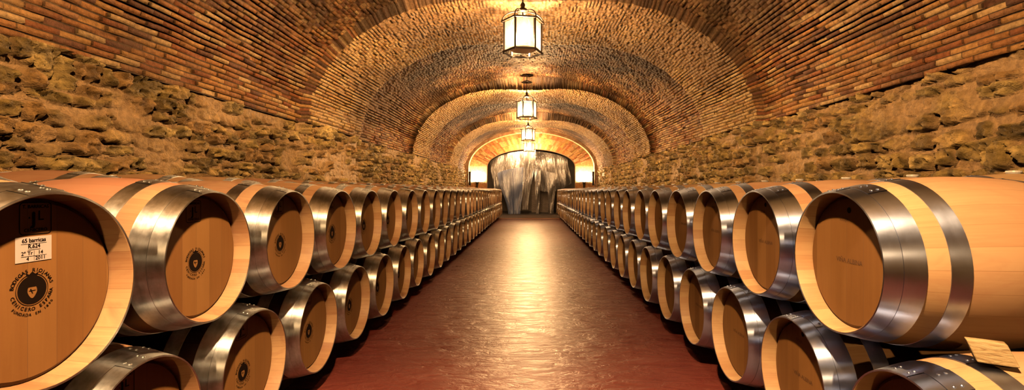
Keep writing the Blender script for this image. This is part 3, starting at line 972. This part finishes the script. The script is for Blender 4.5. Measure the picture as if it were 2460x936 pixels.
# ------------------------------------------------------------------ lanterns
def hexpt(r, k, z, rot=math.radians(9)):
    a = math.radians(60 * k) + rot
    return Vector((r * math.cos(a), r * math.sin(a), z))
def make_lantern(label, crown, baffle):
    t = thing('hanging_lantern', label, 'lantern', (LAMP_X, 0, 0), 0, 'hexagonal lanterns hung down the middle of the vault')
    zb, zt, r = EYE + 1.97, EYE + 2.40, 0.270
    bm = bmesh.new()
    for (z, rr, hh) in ((zb, r + 0.012, 0.022), (zt, r + 0.035, 0.020)):
        for k in range(6):
            a, b = hexpt(rr, k, z), hexpt(rr, k + 1, z)
            d = b - a; m = (a + b) / 2
            box(bm, m, (d.length + 0.012, 0.022, hh), Matrix.Rotation(math.atan2(d.y, d.x), 4, 'Z'))
    for k in range(6):
        box(bm, hexpt(r, k, (zb + zt) / 2), (0.026, 0.026, zt - zb), Matrix.Rotation(math.radians(60 * k + 9), 4, 'Z'))
    for k in range(6):
        tube(bm, hexpt(r + 0.01, k, zb - 0.005), hexpt(r + 0.012, k, zb - 0.035), 0.010, 0.004, 8)
    obj('frame', bm, M['iron'], t)
    for k in range(6):
        bm = bmesh.new()
        a, b = hexpt(r - 0.004, k, 0), hexpt(r - 0.004, k + 1, 0)
        d = b - a; m = (a + b) / 2
        box(bm, (m.x, m.y, (zb + zt) / 2), (d.length - 0.012, 0.003, zt - zb - 0.02), Matrix.Rotation(math.atan2(d.y, d.x), 4, 'Z'))
        # single pane: keep one sheet only
        obj('glass_pane', bm, M['glass'], t)
    # open dome of bent ribs under a small cup
    for k in range(6):
        bm = bmesh.new()
        prev = None
        for q in range(9):
            a = PI / 2 * q / 8
            rr = 0.075 + (r + 0.03 - 0.075) * math.cos(a); z = zt + 0.155 * math.sin(a)
            p = hexpt(rr, k, z)
            if prev is not None: tube(bm, prev, p, 0.0095, 0.0095, 8)
            prev = p
        obj('dome_rib', bm, M['iron'], t)
    bm = bmesh.new()
    z0 = zt + 0.145
    lathe(bm, [(z0, 0.0005), (z0, 0.085), (z0 + 0.02, 0.09), (z0 + 0.05, 0.06), (z0 + 0.07, 0.028), (z0 + 0.11, 0.036), (z0 + 0.14, 0.022), (z0 + 0.16, 0.0005)], 24, axis='Z')
    fix_normals(bm); obj('dome_cup', bm, M['iron'], t, smooth=True)
    bm = bmesh.new(); tube(bm, (0, 0, z0 + 0.15), (0, 0, crown), 0.011, 0.011, 10); obj('rod', bm, M['iron'], t)
    bm = bmesh.new()
    zc = crown - 0.16
    lathe(bm, [(zc, 0.012), (zc - 0.012, 0.10), (zc - 0.03, 0.15), (zc - 0.022, 0.155), (zc + 0.004, 0.10), (zc + 0.03, 0.03), (zc + 0.03, 0.012)], 32, axis='Z', closed=True)
    fix_normals(bm); obj('smoke_bell', bm, M['iron'], t, smooth=True)
    bm = bmesh.new()
    lathe(bm, [(crown - 0.012, 0.0005), (crown - 0.012, 0.045), (crown + 0.03, 0.055), (crown + 0.03, 0.0005)], 20, axis='Z'); fix_normals(bm)
    obj('ceiling_rose', bm, M['iron'], t)
    bm = bmesh.new()
    zs = zb + 0.20
    if baffle:  # added opaque disc that blocks the bulb's downward light
        tb = bmesh.new()
        lathe(tb, [(zb + 0.035, 0.0005), (zb + 0.035, 0.18), (zb + 0.055, 0.198), (zb + 0.058, 0.192), (zb + 0.041, 0.175), (zb + 0.041, 0.0005)], 32, axis='Z')
        fix_normals(tb); obj('light_baffle', tb, M['brass'], t, smooth=False)
    tube(bm, (0, 0, zs + 0.13), (0, 0, z0 + 0.01), 0.012, 0.012, 10); tube(bm, (0, 0, zs + 0.062), (0, 0, zs + 0.135), 0.022, 0.022, 14)
    obj('lamp_holder', bm, M['iron'], t)
    bm = bmesh.new()
    lathe(bm, [(zs - 0.062, 0.0005), (zs - 0.055, 0.026), (zs - 0.025, 0.055), (zs, 0.060), (zs + 0.03, 0.048), (zs + 0.055, 0.026), (zs + 0.065, 0.022)], 24, axis='Z')
    fix_normals(bm); obj('bulb', bm, M['bulb'], t, smooth=True)
    return t
CROWN = SPRING + VAULT_B - 0.02
lam_lab = ['hexagonal glass lantern hung behind the viewer near the back wall',
           'hexagonal glass lantern hung just over the viewer above the first barrels',
           'largest hexagonal glass lantern, hung nearest ahead at the top of the picture',
           'second lit lantern along the vault, below a round smoke bell',
           'third lit lantern along the vault, just above the farthest one',
           'farthest and smallest lit lantern, hung before the plastic curtain']
lan = make_lantern(lam_lab[1], CROWN, False)
lan.location = (LAMP_X, LAMP_Y[1], 0)
bl = kid(lan, 'bulb'); bl.data.materials.clear(); bl.data.materials.append(M['bulb_strong'])
lan2 = make_lantern(lam_lab[0], CROWN, True)
lan2.location = (LAMP_X, LAMP_Y[0], 0)
for y, lb in list(zip(LAMP_Y, lam_lab))[2:]:
    dup(lan2, (LAMP_X, y, 0), 0, lb)

# wall sconces on the end wall
def make_sconce(label, x):
    t = thing('wall_sconce', label, 'sconce', (x, Y_END, EYE + 0.02), 0, 'uplighter sconces beside the end arch')
    bm = bmesh.new()
    prof = [(0.0, 0.0005), (0.0, 0.030), (0.10, 0.045), (0.22, 0.058), (0.34, 0.080), (0.40, 0.105), (0.40, 0.094), (0.33, 0.070), (0.30, 0.0005)]
    lathe(bm, prof, 24, axis='Z'); fix_normals(bm)
    bmesh.ops.translate(bm, vec=(0, -0.14, 0.0), verts=bm.verts[:])
    obj('torch_cup', bm, M['iron'], t, smooth=True)
    bm = bmesh.new(); box(bm, (0, -0.05, 0.16), (0.03, 0.10, 0.03)); box(bm, (0, -0.010, 0.16), (0.07, 0.02, 0.16), bevel=0.004); obj('bracket', bm, M['iron'], t)
    bm = bmesh.new(); lathe(bm, [(0.335, 0.0005), (0.345, 0.05), (0.40, 0.045), (0.43, 0.0005)], 16, axis='Z'); fix_normals(bm)
    bmesh.ops.translate(bm, vec=(0, -0.14, 0.0), verts=bm.verts[:]); obj('bulb', bm, M['flame'], t, smooth=True)
    return t
sc = make_sconce('dark uplighter sconce glowing on the end wall, left of the arch', -2.86)
dup(sc, (2.80, Y_END, EYE + 0.02), 0, 'dark uplighter sconce glowing on the end wall, right of the arch')
# dark boxes at the outer corners of the end wall
bm = bmesh.new(); box(bm, (0, 0, 0.36), (0.11, 0.16, 0.72), bevel=0.008); box(bm, (0, -0.075, 0.36), (0.08, 0.02, 0.62), bevel=0.004)
o = obj('wall_cabinet', bm, M['black']); o.location = (-3.20, Y_END - 0.50, EYE + 0.22); tag(o, 'narrow dark wall box at the left corner before the end wall', 'box')
o2 = o.copy(); C.objects.link(o2); o2.location = (3.24, Y_END - 0.50, EYE + 0.22); o2['label'] = 'narrow dark wall box at the right corner before the end wall'

# ------------------------------------------------------------------ plastic sheeting in the arch
def sheet(label, top, bot, y, mat, folds, amp, seed, zt_fn, z_bot, belly=0.0, nv=70, nu=90, zb_fn=None):
    """top, bot: (x0, x1) at the head and the foot; hangs from the arch line"""
    r = random.Random(seed)
    ph = [r.uniform(0, 6.28) for _ in range(6)]
    me_v, me_f = [], []
    for j in range(nv + 1):
        w = j / nv
        for i in range(nu + 1):
            u = i / nu
            ease = w * w * (3 - 2 * w)
            x0 = top[0] + (bot[0] - top[0]) * ease; x1 = top[1] + (bot[1] - top[1]) * ease
            x = x0 + (x1 - x0) * u
            xt = top[0] + (top[1] - top[0]) * u
            zt = zt_fn(xt)
            zb = z_bot if zb_fn is None else zb_fn(u)
            z = zt + (zb - zt) * w
            uu = u * folds
            f = 3.0 * float(fbm(np.float64(uu * 1.6 + seed * 7 + 0.5 * math.sin(2.2 * w + ph[1])), np.float64(w * 0.9 + seed), seed, 4) - 0.5)
            f += 0.6 * math.sin(uu * 5 + ph[0] + 2.0 * w + 1.5 * math.sin(uu + 2 * w)) + 0.35 * float(vnoise(np.float64(uu * 9 + 2 * w), np.float64(w * 3), seed + 9) - 0.5)
            a = amp * (0.35 + 0.9 * w)
            yy = y + f * a + 0.03 * math.sin(9 * w + ph[4] + 4 * u) - belly * math.sin(PI * w)
            me_v.append((x, yy, z))
    for j in range(nv):
        for i in range(nu):
            a = j * (nu + 1) + i
            me_f.append((a, a + 1, a + nu + 2, a + nu + 1))
    me = bpy.data.meshes.new('plastic_curtain'); me.from_pydata(me_v, [], me_f); me.update()
    o = obj('plastic_curtain', me, mat, smooth=True)
    tag(o, label, 'curtain', 'plastic sheets hung in the end arch')
    return o
def arch_z(x):
    q = max(0.0, 1 - ((x - OP_X) / OP_A) ** 2)
    return OP_SP + OP_B * math.sqrt(q) - 0.03
YC = Y_END + 0.25
def px(x): return (x - VX) * YC / F_PX
def pz(y): return EYE + (VY - y) * YC / F_PX
sheet('wide grey plastic sheet across the left of the end arch', (px(1176), px(1262)), (px(1186), px(1258)), YC + 0.50, M['plastic'], 3, 0.05, 1, arch_z, pz(468), 0.08)
sheet('bluish gathered plastic strip touching the floor, left part of the arch', (px(1195), px(1266)), (px(1220), px(1250)), YC + 0.15, M['plastic_blue'], 4, 0.05, 2, lambda x: pz(425) if False else arch_z(x) - 0.9, 0.02)
sheet('bright plastic strip hanging in the middle of the arch, ending above the floor', (px(1258), px(1287)), (px(1254), px(1270)), YC - 0.12, M['plastic'], 2, 0.05, 3, arch_z, pz(503))
sheet('broad plastic sheet swept up to the right side of the arch', (px(1268), px(1366)), (px(1290), px(1376)), YC + 0.85, M['plastic'], 5, 0.06, 4, arch_z, pz(460), 0.10, zb_fn=lambda u: pz(456) + (pz(440) - pz(456)) * u - 0.25 * math.sin(PI * u))
sheet('thin plastic strip hanging to the floor at the arch centre', (px(1284), px(1300)), (px(1288), px(1295)), YC + 0.18, M['plastic'], 1.5, 0.03, 5, lambda x: arch_z(x) - 1.0, 0.02)
sheet('thin plastic strip hanging to the floor beside the dark doorway', (px(1314), px(1338)), (px(1319), px(1330)), YC + 0.2, M['plastic'], 2, 0.03, 6, lambda x: arch_z(x) - 1.1, 0.02)

# ------------------------------------------------------------------ camera, world, view
w = bpy.data.worlds.new('World'); scene.world = w; w.use_nodes = True
bgn = w.node_tree.nodes['Background']; bgn.inputs[0].default_value = (0.02, 0.015, 0.01, 1); bgn.inputs[1].default_value = 0.3
cam = bpy.data.cameras.new('Camera'); co_ = link(bpy.data.objects.new('Camera', cam))
co_.location = (0, 0, EYE); co_.rotation_euler = (PI / 2, 0, 0)
cam.sensor_fit = 'HORIZONTAL'; cam.sensor_width = 36.0; cam.lens = F_PX / 2460 * 36
cam.shift_x = -(VX - 1230) / 2460; cam.shift_y = (VY - 468) / 2460
cam.clip_start = 0.05
scene.camera = co_
vs_ = scene.view_settings
scene.display_settings.display_device = 'sRGB'
vs_.view_transform = 'Standard'; vs_.look = 'None'; vs_.gamma = 1.0; vs_.use_curve_mapping = False
vs_.exposure = 0.45
scene.cycles.use_denoising = True
scene.cycles.sample_clamp_indirect = 6.0
scene.cycles.caustics_reflective = False; scene.cycles.caustics_refractive = False
scene.cycles.max_bounces = 8; scene.cycles.diffuse_bounces = 0; scene.cycles.transparent_max_bounces = 16
